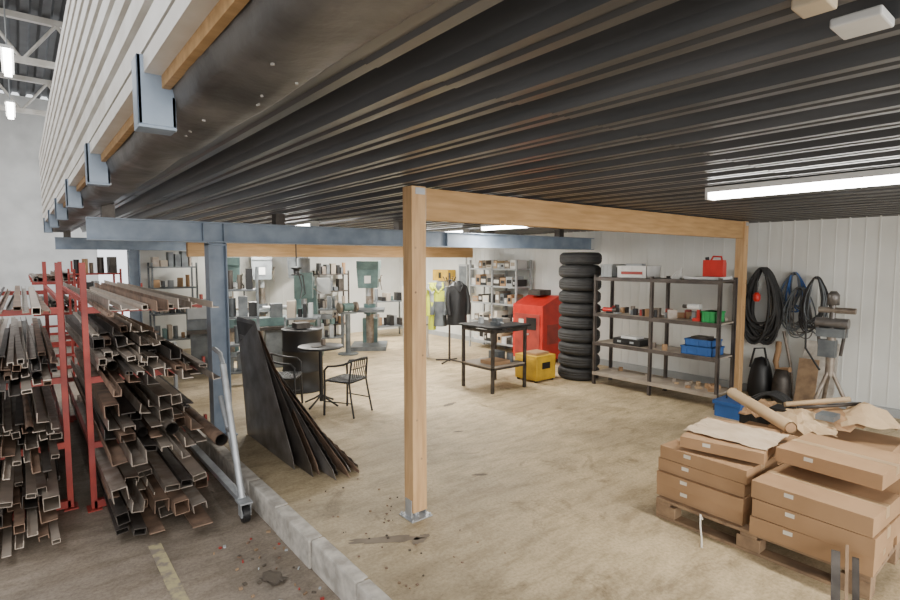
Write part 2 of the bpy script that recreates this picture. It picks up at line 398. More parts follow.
# ---------------------------------------------------------------- wall hangings on right
def coil(name,c,Ry,Rz,r,m,loops,spread,seed,xr=.06,hook=True,m2=None):
    rr=random.Random(seed);b=B(name)
    for k in range(loops):
        dy=rr.uniform(-spread,spread);sy=Ry*rr.uniform(.75,1.1);sz=Rz*rr.uniform(.8,1.12);ph=rr.uniform(0,6)
        pts=[]
        for i in range(30):
            a=2*math.pi*i/30
            pinch=.55+.45*(1-math.sin(a))/2
            pts.append((c[0]-rr.uniform(0,.006)-k*xr/loops,c[1]+dy*(1-math.sin(a))/2+sy*math.cos(a)*pinch+.006*math.sin(3*a+ph),c[2]+Rz-sz+sz*math.sin(a)))
        b.path(pts,r,m2 if (m2 and k%3==0) else m,7,True)
    if hook:b.cyl((7.942,c[1],c[2]+Rz-.03),(c[0]-.14,c[1],c[2]+Rz-.02),.01,steel,8)
    b.done()
coil('black_cable_coil',(7.86,2.90,1.28),.23,.46,.018,rubber,20,.08,3,.16)
coil('black_cable_coil',(7.90,3.22,1.25),.09,.45,.014,rubber,7,.03,8,.06)
coil('grey_cable_coil',(7.915,2.56,1.45),.13,.24,.008,mgrey,11,.10,4,.03,True,bluep)
coil('grey_cable_coil',(7.87,2.48,1.20),.17,.30,.008,mgrey,14,.10,5,.04,True,sheetm)
coil('black_cable_coil',(7.80,2.28,1.30),.15,.34,.009,rubber,12,.10,6,.04,True,mgrey)
b=B('red_lamp');b.lathe((7.60,2.90,1.30),[(0,.0),(.03,.0),(.045,.03),(.045,.09),(.02,.12),(0,.12)],redb,14);b.cyl((7.60,2.9,1.42),(7.60,2.9,1.56),.015,black);b.path([(7.60,2.9,1.56),(7.61,2.9,1.7),(7.68,2.89,1.74)],.005,black);b.done()
b=B('tool_bag')
b.lathe((7.74,2.86,0),[(0,0),(.13,0),(.16,.06),(.15,.22),(.12,.40),(.08,.52),(0,.55)],black,14)
b.path([(7.66,2.75,.45),(7.66,2.80,.68),(7.66,2.92,.66),(7.66,2.97,.4)],.014,black)
b.lathe((7.66,2.58,0),[(0,0),(.10,0),(.12,.05),(.10,.30),(.07,.42),(0,.42)],steel,12)
b.done()
b=B('brown_hose');b.path([(7.86,2.70,.75),(7.8,2.68,.65),(7.78,2.7,.5),(7.74,2.66,.4),(7.70,2.5,.43)],.035,card,10);b.path([(7.9,2.66,.9),(7.85,2.55,.5),(7.8,2.48,.02)],.02,steel2,8);b.done()
b=B('plywood_offcut')
T=Matrix.Translation((7.66,2.22,0))@Matrix.Rotation(math.radians(14),4,'Y')@Matrix.Rotation(math.radians(4),4,'Z')
b.box(-.02,.02,-.20,.17,.006,.84,conc,T);b.box(-.05,-.03,-.02,.2,.01,.60,palw,T);b.done(.004)
b=B('pipe_stand')
cx,cy=7.30,1.96
for a in(0.5,2.6,4.7):b.cyl((cx+.26*math.cos(a),cy+.26*math.sin(a),.02),(cx,cy,.6),.022,steel2,8)
b.cyl((cx,cy,.5),(cx,cy,1.05),.045,steel2);b.cyl((cx,cy,1.05),(cx,cy,1.45),.03,sheetm)
b.box(cx-.07,cx+.07,cy-.14,cy+.14,.96,1.06,mgrey);b.cyl((cx,cy-.16,1.12),(cx,cy+.16,1.12),.06,sheetm);b.cyl((cx,cy-.22,1.27),(cx,cy+.14,1.27),.035,steel2)
b.lathe((cx,cy,1.33),[(0,0),(.06,0),(.06,.12),(.03,.16),(0,.16)],sheetm,14)
b.box(cx-.05,cx+.05,cy-.05,cy+.12,.72,.92,mgrey)
for s in(-1,1):b.cyl((cx-.02,cy+s*.10,.75),(cx-.02,cy+s*.14,1.1),.018,steel,8)
b.path([(cx,cy+.14,1.2),(cx-.05,cy+.25,1.1),(cx-.05,cy+.24,.8),(cx,cy+.1,.55)],.012,black)
b.done()
b=B('blue_toolbox');b.box(6.36,6.70,2.56,2.84,0,.17,bluep);b.box(6.34,6.72,2.54,2.86,.15,.19,bluep);b.path([(6.54,2.64,.19),(6.54,2.64,.24),(6.54,2.78,.24),(6.54,2.78,.19)],.012,black);b.done(.01)
# ---------------------------------------------------------------- pallet and cardboard boxes
b=B('wooden_pallet')
PX0,PX1,PY0,PY1=3.50,4.72,.70,1.95
for xx in(PX0,PX0+.55,PX1-.1):
    b.box(xx,xx+.1,PY0,PY1,0,.02,palw)
    for yy in(PY0,(PY0+PY1)/2-.07,PY1-.14):b.box(xx,xx+.1,yy,yy+.14,.02,.10,palw)
for yy in(PY0,(PY0+PY1)/2-.05,PY1-.1):b.box(PX0,PX1,yy,yy+.1,.10,.12,palw)
k=PX0
while k<PX1-.05:
    b.box(k,k+.09,PY0,PY1,.12,.142,palw);k+=.13
b.done(.003)
def carton(b,x,y,z,sx,sy,sz,rot=0,m=card):
    T=Matrix.Translation((x,y,z))@Matrix.Rotation(math.radians(rot),4,'Z')
    b.box(-sx/2,sx/2,-sy/2,sy/2,0,sz-.004,m,T)
    g=.002
    b.box(-sx/2,-g,-sy/2,sy/2,sz-.004,sz,m,T);b.box(g,sx/2,-sy/2,sy/2,sz-.004,sz,m,T)
    b.box(-.03,.03,-sy/2-.001,sy/2+.001,sz,sz+.0012,tape,T)
    b.box(-.03,.03,sy/2,sy/2+.0012,sz*.4,sz,tape,T);b.box(-.03,.03,-sy/2-.0012,-sy/2,sz*.4,sz,tape,T)
    b.box(-sx/2-.0012,-sx/2,sy*.12,sy*.12+.05,sz-.04,sz-.015,paper,T)
b=B('cardboard_box_stack')
def stack(x,y,n,sx,sy,sz,z=.143,j=.018):
    for i in range(n):
        carton(b,x+R.uniform(-j,j),y+R.uniform(-j,j),z,sx,sy,sz-.003,R.uniform(-3,3),card);z+=sz
    return z
z1=stack(3.76,1.66,4,.46,.60,.092)
z2=stack(3.73,1.00,3,.48,.62,.112)
z3=stack(4.25,1.66,4,.46,.58,.097)
z4=stack(4.24,1.00,4,.46,.60,.102)
carton(b,3.92,1.62,z3+.002,.62,.52,.075,10)
carton(b,3.98,.98,z4+.002,.5,.56,.09,-4)
b.done(.004)
b=B('packing_paper');b.sheet((3.92,1.60,z3+.080),.44,.56,.014,kraft,3,12,.05);o=b.done();sd=o.modifiers.new('t','SOLIDIFY');sd.thickness=.003
b=B('carton_tube')
p0,p1=(4.76,1.98,.70),(4.20,1.34,.66)
b.cyl(p0,p1,.045,card2,20,cap=False);b.cyl(p1,p0,.037,card,20);b.done()
b=B('cardboard_heap')
b.box(4.86,5.30,.9,1.72,0,.46,card);b.box(4.88,5.2,1.74,2.0,0,.36,card)
b.sheet((4.72,1.42,.555),.42,.38,.05,card2,21,9,.4,(.05,-.1),.07)
b.sheet((5.0,1.35,.52),.55,.45,.06,card,22,9,1.0,(-.1,.1),.12)
b.sheet((5.02,1.78,.46),.40,.40,.06,card,24,9,.2,(.1,.1),.13)
b.sheet((5.05,1.10,.55),.35,.4,.05,card2,27,8,.5,(.0,.1),.16)
b.box(4.75,4.92,1.55,1.68,.58,.64,black);b.box(4.7,4.86,1.22,1.34,.63,.67,mgrey)
b.cyl((4.85,1.60,.66),(5.2,1.25,.72),.022,card2,12);b.cyl((4.82,1.5,.66),(5.1,1.15,.72),.014,steel,10)
o=b.done();sd=o.modifiers.new('t','SOLIDIFY');sd.thickness=.005
coil('cable_bundle',(5.55,1.90,.50),.20,.10,.012,rubber,10,.1,11,.2,False)
b=B('black_crate');tote(b,5.35,5.75,1.65,2.15,0,.38,black);b.done()
b=B('packing_strap');b.path([(3.47,1.60,.12),(3.44,1.60,.16),(3.42,1.59,.10),(3.38,1.56,.03),(3.32,1.53,.006)],.006,paper,6);b.done()
b=B('steel_angle_offcut')
b.bar((3.06,.74,.02),(3.40,.84,.26),.04,.012,steel);b.bar((3.11,.71,.04),(3.44,.80,.29),.015,.03,palw);b.bar((3.16,.68,.02),(3.44,.76,.24),.03,.02,steel);b.done()
# ---------------------------------------------------------------- work bench
b=B('steel_workbench')
wx0,wx1,wy0,wy1=4.98,5.66,5.22,5.88
for xx in(wx0,wx1-.04):
    for yy in(wy0,wy1-.04):b.box(xx,xx+.04,yy,yy+.04,0,.90,steel)
b.box(wx0-.04,wx1+.04,wy0-.04,wy1+.04,.90,.93,black)
for z in(.32,.84):
    b.box(wx0,wx1,wy0+.005,wy0+.035,z,z+.04,steel);b.box(wx0,wx1,wy1-.035,wy1-.005,z,z+.04,steel)
    b.box(wx0+.005,wx0+.035,wy0,wy1,z,z+.04,steel);b.box(wx1-.035,wx1-.005,wy0,wy1,z,z+.04,steel)
b.box(wx0,wx1,wy0,wy1,.355,.37,boardm)
b.done(.003)
b=B('bench_vice');b.box(5.1,5.22,5.3,5.4,.931,.99,mgrey);b.box(5.11,5.21,5.26,5.3,.96,1.04,mgrey);b.box(5.11,5.21,5.34,5.38,.96,1.04,mgrey);b.cyl((5.16,5.2,.98),(5.16,5.4,.98),.012,galv);b.done(.004)
b=B('bench_items');b.box(5.35,5.6,5.5,5.7,.931,.99,steel2);b.cyl((5.2,5.7,.931),(5.2,5.7,1.02),.04,greyp);b.done()
b=B('bench_shelf_items');b.box(5.1,5.4,5.3,5.6,.371,.42,card);b.cyl((5.5,5.4,.371),(5.5,5.4,.5),.05,mgrey);b.box(5.4,5.55,5.55,5.75,.371,.5,mgrey);b.done()
# ---------------------------------------------------------------- red cabinet, yellow box
b=B('red_parts_washer')
T=Matrix.Translation((7.40,6.52,0))
b.ext([(-.32,.06),(.32,.06),(.32,1.20),(.10,1.20),(-.32,1.04)],-.36,.36,redb,T)
b.box(-.33,-.32,-.30,.30,.15,.88,redm,T);b.box(-.345,-.33,-.05,.05,.5,.53,galv,T)
b.box(-.335,-.33,-.22,.02,.6,.82,black,T);b.box(-.335,-.33,.08,.2,.65,.78,paper,T)
b.box(-.2,.1,-.365,-.36,.35,.7,redm,T)
b.box(-.1,.2,-.1,.2,1.205,1.30,steel,T)
for sx in(-.26,.26):
    for sy in(-.3,.3):b.box(sx-.03,sx+.03,sy-.03,sy+.03,0,.06,black,T)
b.done(.008)
b=B('yellow_cabinet');b.box(5.94,6.38,5.28,5.72,.03,.40,yel);b.box(5.93,5.94,5.32,5.68,.07,.36,yel);b.box(5.915,5.93,5.47,5.53,.25,.27,black);b.box(5.98,6.34,5.272,5.28,.07,.36,yel);b.box(6.06,6.24,5.266,5.272,.2,.3,black)
for xx in(5.96,6.32):
    for yy in(5.3,5.66):b.box(xx,xx+.04,yy,yy+.04,0,.03,black)
b.box(6.0,6.3,5.35,5.6,.401,.44,card);b.done(.006)
# ---------------------------------------------------------------- rear shelf on right wall
b=B('supply_shelf')
sx0,sx1,sy0,sy1=7.42,7.86,7.15,8.5
for yy in(sy0,7.82,sy1):
    for xx in(sx0,sx1-.04):b.box(xx,xx+.035,yy-.018,yy+.018,0,1.85,greyp)
for z in(.15,.55,.95,1.3,1.65):b.box(sx0,sx1,sy0,sy1,z,z+.03,greyp)
rr=random.Random(21)
for z in(.18,.58,.98,1.33,1.68):
    yy=sy0+.04
    while yy<sy1-.14:
        w=rr.uniform(.08,.2);h=rr.uniform(.1,.24) if z<1.6 else rr.uniform(.06,.18)
        m=rr.choice((white,card2,greyp,card,card,boardm,black,steel,paper,steel2,mgrey))
        b.box(sx0+.03,sx1-.08,yy,yy+w-.015,z+.001,z+h,m)
        b.box(sx0+.026,sx0+.03,yy+.02,yy+w-.035,z+h*.3,z+h*.7,rr.choice((white,black,boardm,paper)))
        yy+=w
b.done()
b=B('yellow_first_aid_cabinet');b.box(7.72,7.945,9.6,10.2,1.36,1.62,yel);b.box(7.71,7.72,9.64,10.16,1.40,1.58,yel);b.box(7.70,7.71,9.85,9.95,1.42,1.56,black);b.done(.005)
b=B('electrical_cabinet');b.box(7.74,7.945,8.95,9.25,1.1,1.75,greyp);b.box(7.73,7.74,8.98,9.22,1.14,1.71,mgrey);b.cyl((7.84,9.1,1.75),(7.84,9.1,2.3),.015,greyp);b.done(.004)
# ---------------------------------------------------------------- coat stand and coats
def coat(b,c,ang,h,m,m2=None,w=.24):
    T=Matrix.Translation(c)@Matrix.Rotation(ang,4,'Z')
    rings=[(.05,.04,0),(.10,.05,-.03),(w*.85,.08,-.08),(w,.09,-.16),(w*.9,.10,-.35),(w*.95,.11,-.55*h/.7),(w*1.0,.12,-h),(w*.9,.10,-h-.005)]
    n=18;vs=[]
    for k,(rx,ry,z) in enumerate(rings):
        for i in range(n):
            a=2*math.pi*i/n;f=1+.10*math.sin(5*a+k)*(k>2)
            vs.append(T@Vector((rx*math.cos(a)*f,ry*math.sin(a)*f,z)))
    for j in range(len(rings)-1):
        mm=m2 if (m2 and j in(3,)) else m
        b.add(vs,[(j*n+i,j*n+(i+1)%n,(j+1)*n+(i+1)%n,(j+1)*n+i) for i in range(n)],mm,True)
    for s in(-1,1):
        pts=[T@Vector((s*w*.75,0,-.10)),T@Vector((s*w*1.0,-.02,-.28)),T@Vector((s*w*1.02,-.05,-.45)),T@Vector((s*w*.95,-.08,-.60))]
        b.path(pts,.045,m,10)
    b.path([T@Vector((-.06,-.03,-.02)),T@Vector((-.08,-.06,-.10)),T@Vector((0,-.09,-.2)),T@Vector((.08,-.06,-.1)),T@Vector((.06,-.03,-.02))],.022,m2 or m,8)
b=B('coat_stand')
cx,cy=5.98,7.40
b.cyl((cx,cy,.02),(cx,cy,1.62),.02,steel);
for a in range(4):
    an=a*math.pi/2+.4
    b.cyl((cx,cy,.05),(cx+.28*math.cos(an),cy+.28*math.sin(an),.02),.015,steel,8)
    b.path([(cx,cy,1.5),(cx+.08*math.cos(an),cy+.08*math.sin(an),1.47),(cx+.13*math.cos(an),cy+.13*math.sin(an),1.55)],.01,steel)
coat(b,(cx+.06,cy-.15,1.48),-.3,.78,black,None,.19)
coat(b,(cx-.10,cy+.16,1.46),-.9,.80,mgrey,hiv,.13)
coat(b,(cx-.18,cy+.28,1.44),-.6,.85,hiv,greyp,.07)
coat(b,(cx+.20,cy+.12,1.44),.4,.7,black,mgrey,.15)
b.done()
b=B('paper_roll_bundle')
for k in range(7):b.cyl((5.62+.06*k,8.3-.04*k,.0),(5.66+.06*k,8.42-.04*k,1.35+.06*math.sin(k*2)),.028,(paper,beige,white)[k%3],10)
b.cyl((5.60,8.28,.6),(6.05,8.06,.62),.01,black,6)
b.done()
# ---------------------------------------------------------------- workshop machines
def drill_press(x,y,h,ang,col,sc=1):
    b=B('drill_press');T=Matrix.Translation((x,y,0))@Matrix.Rotation(ang,4,'Z')@Matrix.Diagonal((sc,sc,1,1))
    b.box(-.28,.28,-.38,.30,0,.08,mgrey,T)
    def cy(p0,p1,r,m,n=14):b.cyl(T@Vector(p0),T@Vector(p1),r,m,n)
    cy((0,.12,.08),(0,.12,h-.15),.065*sc,steel2)
    b.box(-.25,.25,-.32,.1,.78,.84,mgrey,T);cy((0,.12,.70),(0,.12,.92),.10*sc,col)
    b.box(-.03,.03,-.2,.1,.70,.78,col,T)
    b.ext([(-.15,h-.5),(.15,h-.5),(.17,h-.1),(-.17,h-.1)],-.32,.24,col,T)
    b.box(-.17,.17,-.34,.46,h-.1,h+.05,col,T)
    cy((0,.38,h-.45),(0,.38,h-.1),.12,mgrey)
    cy((0,-.18,h-.67),(0,-.18,h-.5),.05,galv);cy((0,-.18,h-.76),(0,-.18,h-.67),.025,steel2);cy((0,-.18,h-.86),(0,-.18,h-.76),.010,steel2)
    for a in range(3):
        an=a*2.09+.5;cy((.18,-.1,h-.35),(.21,-.1+.2*math.cos(an),h-.35+.2*math.sin(an)),.011,steel2,6)
    cy((.15,-.1,h-.35),(.2,-.1,h-.35),.035,steel2)
    b.box(-.05,.05,-.33,-.32,h-.4,h-.25,white,T)
    b.box(-.12,.12,.10,.28,.08,.6,col,T)
    b.done(.004)
drill_press(5.70,9.75,1.78,-.6,mgreen,1.3)
drill_press(4.80,11.3,1.95,-.5,mgrey,1.1)
drill_press(3.05,10.4,1.85,-.3,mgreen,1.2)
drill_press(3.95,11.2,1.95,-.3,mgrey,1.2)
def mill(x,y,ang,col):
    b=B('milling_machine');T=Matrix.Translation((x,y,0))@Matrix.Rotation(ang,4,'Z')
    def cy(p0,p1,r,m,n=16):b.cyl(T@Vector(p0),T@Vector(p1),r,m,n)
    b.box(-.3,.3,-.4,.4,0,.12,col,T)
    b.ext([(-.24,.12),(.24,.12),(.18,1.35),(-.18,1.35)],.0,.38,col,T)
    b.box(-.17,.17,-.35,.0,.45,.75,col,T);cy((0,-.25,.12),(0,-.25,.45),.04,galv)
    b.box(-.5,.5,-.36,-.12,.75,.83,mgrey,T);b.box(-.18,.18,-.36,-.08,.70,.75,steel2,T)
    b.box(-.14,.14,-.35,.4,1.32,1.52,col,T)
    b.box(-.16,.16,-.50,-.22,1.15,1.62,col,T);cy((0,-.35,1.62),(0,-.35,1.88),.12,mgrey);cy((0,-.35,.98),(0,-.35,1.15),.05,galv);cy((0,-.35,.9),(0,-.35,.98),.015,steel2)
    for s in(-1,1):
        cy((s*.5,-.24,.79),(s*.57,-.24,.79),.02,steel2);cy((s*.57,-.24,.79),(s*.59,-.24,.79),.09,steel2)
    cy((.14,-.35,1.35),(.3,-.4,1.25),.01,steel2,6)
    b.box(.2,.45,.1,.3,1.2,1.5,greyp,T)
    b.done(.006)
mill(4.20,9.55,-.5,mgreen)
def lathe_m(x,y,ang):
    b=B('metal_lathe');T=Matrix.Translation((x,y,0))@Matrix.Rotation(ang,4,'Z')
    def cy(p0,p1,r,m,n=16):b.cyl(T@Vector(p0),T@Vector(p1),r,m,n)
    b.box(-.75,-.35,-.2,.2,0,.7,mgrey,T);b.box(.4,.75,-.2,.2,0,.7,mgrey,T);b.box(-.8,.8,-.25,.25,.66,.72,steel,T)
    b.box(-.4,.78,-.12,.12,.72,.86,mgreen,T);b.box(-.8,-.35,-.2,.2,.72,1.2,mgrey,T)
    cy((-.35,0,1.02),(-.25,0,1.02),.10,galv);cy((-.25,0,1.02),(.2,0,1.02),.02,steel2)
    b.box(.5,.7,-.09,.09,.86,1.1,mgrey,T);cy((.38,0,1.02),(.78,0,1.02),.035,galv);cy((.78,0,1.02),(.80,0,1.02),.07,steel2)
    b.box(-.05,.2,-.22,.16,.86,.93,mgrey,T);b.box(0,.12,-.14,.0,.93,1.03,steel,T);cy((.08,-.22,.8),(.08,-.26,.8),.07,steel2)
    b.path([T@Vector((.1,.2,.9)),T@Vector((.1,.22,1.4)),T@Vector((.0,.1,1.55)),T@Vector((-.05,0,1.45))],.012,black);cy((-.05,0,1.45),(-.08,-.05,1.38),.05,greyp)
    b.box(-.78,-.45,-.21,-.2,.9,1.15,greyp,T)
    b.done(.006)
lathe_m(2.85,9.2,-.25)
def clutter_shelf(name,x,y,w,d,h,ang,levels,seed,frame=mgrey,zb=0):
    rr=random.Random(seed);b=B(name);T=Matrix.Translation((x,y,zb))@Matrix.Rotation(ang,4,'Z')
    for sx in(-w/2,w/2-.03):
        for sy in(-d/2,d/2-.03):b.box(sx,sx+.03,sy,sy+.03,0,h,frame,T)
    for z in levels:
        b.box(-w/2,w/2,-d/2,d/2,z,z+.025,frame,T)
        k=-w/2+.04
        while k<w/2-.12:
            q=rr.uniform(.05,.14);hh=rr.uniform(.08,.30);m=rr.choice((steel,greyp,steel2,black,black,mgreen,card,mgrey,boardm,mgrey))
            if rr.random()<.6:b.box(k,k+q,-d*.35,rr.uniform(0,d*.35),z+.026,z+.026+hh,m,T)
            else:b.cyl(T@Vector((k+q/2,0,z+.026)),T@Vector((k+q/2,0,z+.026+hh)),q*.4,m,10)
            k+=q+rr.uniform(.01,.04)
    b.done()
clutter_shelf('tool_shelf',2.45,8.0,.6,.35,1.75,-.3,(.2,.6,1.0,1.4),3)
clutter_shelf('tool_trolley',3.55,8.2,.55,.4,.95,-.5,(.15,.5,.90),4)
clutter_shelf('machine_side_table',5.0,10.35,.7,.4,.85,-.4,(.2,.80),5)
clutter_shelf('wall_shelf_unit',2.3,11.4,.8,.4,1.8,0,(.3,.8,1.3,1.7),6)
clutter_shelf('workshop_table',6.9,10.9,.8,.5,.9,-.2,(.25,.85),8)
clutter_shelf('tool_shelf',5.75,11.6,.8,.3,1.6,0,(.3,.7,1.1,1.5),18,steel)
b=B('bench_grinder_on_stand')
gx,gy=4.95,9.3
b.cyl((gx,gy,.02),(gx,gy,.8),.05,mgrey);b.cyl((gx,gy,0),(gx,gy,.02),.2,mgrey);b.box(gx-.14,gx+.14,gy-.1,gy+.1,.8,.83,mgrey)
b.cyl((gx-.1,gy,.93),(gx+.1,gy,.93),.08,mgreen);b.cyl((gx-.2,gy,.93),(gx-.15,gy,.93),.1,steel2);b.cyl((gx+.15,gy,.93),(gx+.2,gy,.93),.1,steel2);b.cyl((gx-.2,gy,.93),(gx+.2,gy,.93),.015,steel2)
b.done()
b=B('air_hose_reel')
b.cyl((3.5,8.3,1.75),(3.5,8.3,2.355),.01,black,6);b.lathe((3.5,8.3,1.6),[(0,0),(.09,0),(.09,.02),(.05,.03),(.05,.10),(.09,.11),(.09,.13),(0,.13)],black,18)
b.path([(3.5,8.22,1.65),(3.55,8.2,1.4),(3.5,8.18,1.22),(3.6,8.2,1.3),(3.58,8.24,1.6)],.01,black)
b.done()
# oil drum
b=B('oil_drum')
pf=[(0,.005),(.27,.005),(.285,.0),(.285,.02),(.275,.03),(.275,.28),(.285,.295),(.275,.31),(.275,.57),(.285,.585),(.275,.60),(.275,.84),(.285,.86),(.285,.88),(.27,.88),(.27,.865),(0,.865)]
b.lathe((3.08,7.15,0),pf,black,32);b.cyl((3.16,7.1,.865),(3.16,7.1,.88),.03,galv)
b.box(2.98,3.18,7.10,7.26,.88,.96,steel)
b.done()
# ---------------------------------------------------------------- bistro table and chairs
b=B('bistro_table')
tx,ty=2.92,6.22
b.lathe((tx,ty,.735),[(0,0),(.27,0),(.285,.008),(.285,.022),(.27,.03),(0,.03)],black,36)
b.cyl((tx,ty,.05),(tx,ty,.735),.025,black)
for a in range(4):
    an=a*math.pi/2+.5
    b.path([(tx,ty,.14),(tx+.1*math.cos(an),ty+.1*math.sin(an),.08),(tx+.25*math.cos(an),ty+.25*math.sin(an),.012)],.013,black)
b.cyl((tx+.05,ty+.02,.766),(tx+.05,ty+.02,.84),.03,steel2,14);b.cyl((tx+.05,ty+.02,.84),(tx+.05,ty+.02,.842),.03,black,14)
b.box(tx-.15,tx-.03,ty-.12,ty-.04,.766,.775,steel)
b.done()
def chair(x,y,ang):
    b=B('metal_chair');T=Matrix.Translation((x,y,0))@Matrix.Rotation(ang,4,'Z')@Matrix.Scale(.94,4)
    P=lambda *q:[T@Vector(p) for p in q]
    ring=[(.21*math.cos(a)*1.0,.20*math.sin(a),.44) for a in [2*math.pi*i/20 for i in range(20)]]
    ring=[(max(-.2,min(.2,x*1.15)),max(-.19,min(.19,y*1.15)),z) for x,y,z in ring]
    b.path(P(*ring),.012,black,8,True)
    for k in range(11):
        yy=-.17+.034*k;b.cyl(T@Vector((-.19,yy,.437)),T@Vector((.19,yy,.437)),.017,black,6)
    hoop=[(-.24,-.18,0),(-.235,-.17,.3),(-.235,-.17,.58),(-.23,-.12,.63),(-.235,.0,.645),(-.225,.12,.67),(-.16,.20,.71),(0,.235,.725),(.16,.20,.71),(.225,.12,.67),(.235,.0,.645),(.23,-.12,.63),(.235,-.17,.58),(.235,-.17,.3),(.24,-.18,0)]
    b.path(P(*hoop),.014,black,8)
    for s in(-1,1):
        b.path(P((s*.20,.25,0),(s*.19,.20,.25),(s*.18,.17,.44),(s*.17,.20,.70)),.012,black,8)
        b.cyl(T@Vector((s*.236,-.17,.43)),T@Vector((s*.18,-.15,.44)),.009,black,6)
        b.cyl(T@Vector((s*.237,-.175,.18)),T@Vector((s*.195,.22,.18)),.007,black,6)
    for k in range(7):
        xx=-.13+.043*k;b.path(P((xx,.17,.45),(xx,.205,.6),(xx,.225,.715)),.006,black,6)
    b.path(P((-.18,.19,.60),(0,.215,.60),(.18,.19,.60)),.007,black,6)
    b.done()
chair(3.02,5.72,-2.7)
chair(2.50,6.36,1.0)
# ---------------------------------------------------------------- leaning steel sheets
b=B('leaning_steel_sheets')
def lean(bx,y0,L,topx,hgt,m,ribs,cutf,yaw):
    ang=math.atan2(bx-topx,hgt)
    T=Matrix.Translation((bx,y0,.005))@Matrix.Rotation(math.radians(yaw),4,'Z')@Matrix.Rotation(-ang,4,'Y')
    ln=math.hypot(bx-topx,hgt)
    NR=int(ln/.05) if ribs else 6
    vs=[];fs=[]
    for i in range(NR*2+1):
        c=ln*i/(NR*2);a0=max(0,(c/ln-.06)*cutf*L);off=(.007 if i%2 else -.003) if ribs else 0
        vs+= [T@Vector((off,a0,c)),T@Vector((off,L,c)),T@Vector((off-.004,a0,c)),T@Vector((off-.004,L,c))]
    for i in range(NR*2):
        o=i*4;fs+=[(o,o+1,o+5,o+4),(o+2,o+6,o+7,o+3),(o,o+4,o+6,o+2),(o+1,o+3,o+7,o+5)]
    e=NR*8;fs+=[(0,2,3,1),(e,e+1,e+3,e+2)]
    b.add(vs,fs,m)
P_=[(1.80,4.40,1.25,1.73,1.26,sheetm,0,.60,0),(1.86,4.15,1.5,1.75,1.22,steel,0,.70,1),(1.92,4.15,1.5,1.77,1.15,rust,0,.75,-2),(1.98,3.96,1.65,1.79,1.08,sheetm,0,.80,2),(2.04,4.05,1.55,1.81,1.00,steel,1,.82,-1),(2.10,3.95,1.6,1.84,.92,rust,0,.85,1),(2.16,4.04,1.45,1.87,.82,sheetm,0,.85,-2),(2.21,3.98,1.4,1.90,.68,rust,1,.85,1),(2.27,4.10,1.2,1.95,.52,steel2,1,.85,0)]
for q in P_:lean(*q)
b.done()
# ---------------------------------------------------------------- racks with profiles (lower hall)
def rack(name,x,ys,dirn,arms,xl=.85,top=1.83):
    b=B(name);w=.02
    for yy in ys:
        b.box(x-w,x+w,yy-.03,yy-.022,-.2,top,redm);b.box(x-w,x+w,yy+.022,yy+.03,-.2,top,redm);b.box(x-.005,x+.005,yy-.022,yy+.022,-.2,top,redm)
        b.box(x-.05,x+.05,yy-.07,yy+.07,-.2,-.19,redm)
        b.box(min(x,x+dirn*xl),max(x,x+dirn*xl),yy-.03,yy+.03,-.19,-.13,redm)
        for z in arms:
            b.box(min(x,x+dirn*xl),max(x,x+dirn*xl),yy-.02,yy+.02,z-.05,z,redm)
            b.box(x+dirn*xl-.01,x+dirn*xl+.01,yy-.02,yy+.02,z,z+.07,redm)
    b.box(x-.012,x+.012,ys[0],ys[-1],1.5,1.54,redm);b.box(x-.012,x+.012,ys[0],ys[-1],.3,.34,redm)
    b.done()
rack('cantilever_rack',.385,(5.15,8.2),1,(.36,.90,1.47),.88)
rack('cantilever_rack',.235,(5.3,8.4),-1,(.36,.90,1.47),.75)
def hollow(b,x,z,w,h,y0,y1,t,m,rot=0,dx=0,dz=0):
    o=[(-w/2,-h/2),(w/2,-h/2),(w/2,h/2),(-w/2,h/2)];i=[(a*(1-2*t/w),c*(1-2*t/h)) for a,c in o]
    c,s=math.cos(rot),math.sin(rot)
    def q(p,y,f):return (x+f*dx+p[0]*c-p[1]*s,y,z+f*dz+p[0]*s+p[1]*c)
    vs=[q(p,y0,0) for p in o]+[q(p,y0,0) for p in i]+[q(p,y1,1) for p in o]+[q(p,y1,1) for p in i]
    fs=[]
    for k in range(4):
        j=(k+1)%4
        fs+=[(k,j,8+j,8+k),(4+j,4+k,12+k,12+j),(k,4+k,4+j,j),(8+k,8+j,12+j,12+k)]
    b.add(vs,fs,m)
def prof(b,pl,x,z,y0,y1,m,rot,dx=0,dz=0):
    c,s=math.cos(rot),math.sin(rot);n=len(pl)
    vs=[(x+px*c-pz*s,y0,z+px*s+pz*c) for px,pz in pl]+[(x+dx+px*c-pz*s,y1,z+dz+px*s+pz*c) for px,pz in pl]
    b.add(vs,[(i,(i+1)%n,n+(i+1)%n,n+i) for i in range(n)]+[tuple(range(n-1,-1,-1)),tuple(range(n,2*n))],m)
def Lp(w,t=.006):return [(0,0),(w,0),(w,t),(t,t),(t,w),(0,w)]
def Cp(w,h,t=.006):return [(0,0),(w,0),(w,h),(w-t,h),(w-t,t),(t,t),(t,h),(0,h)]
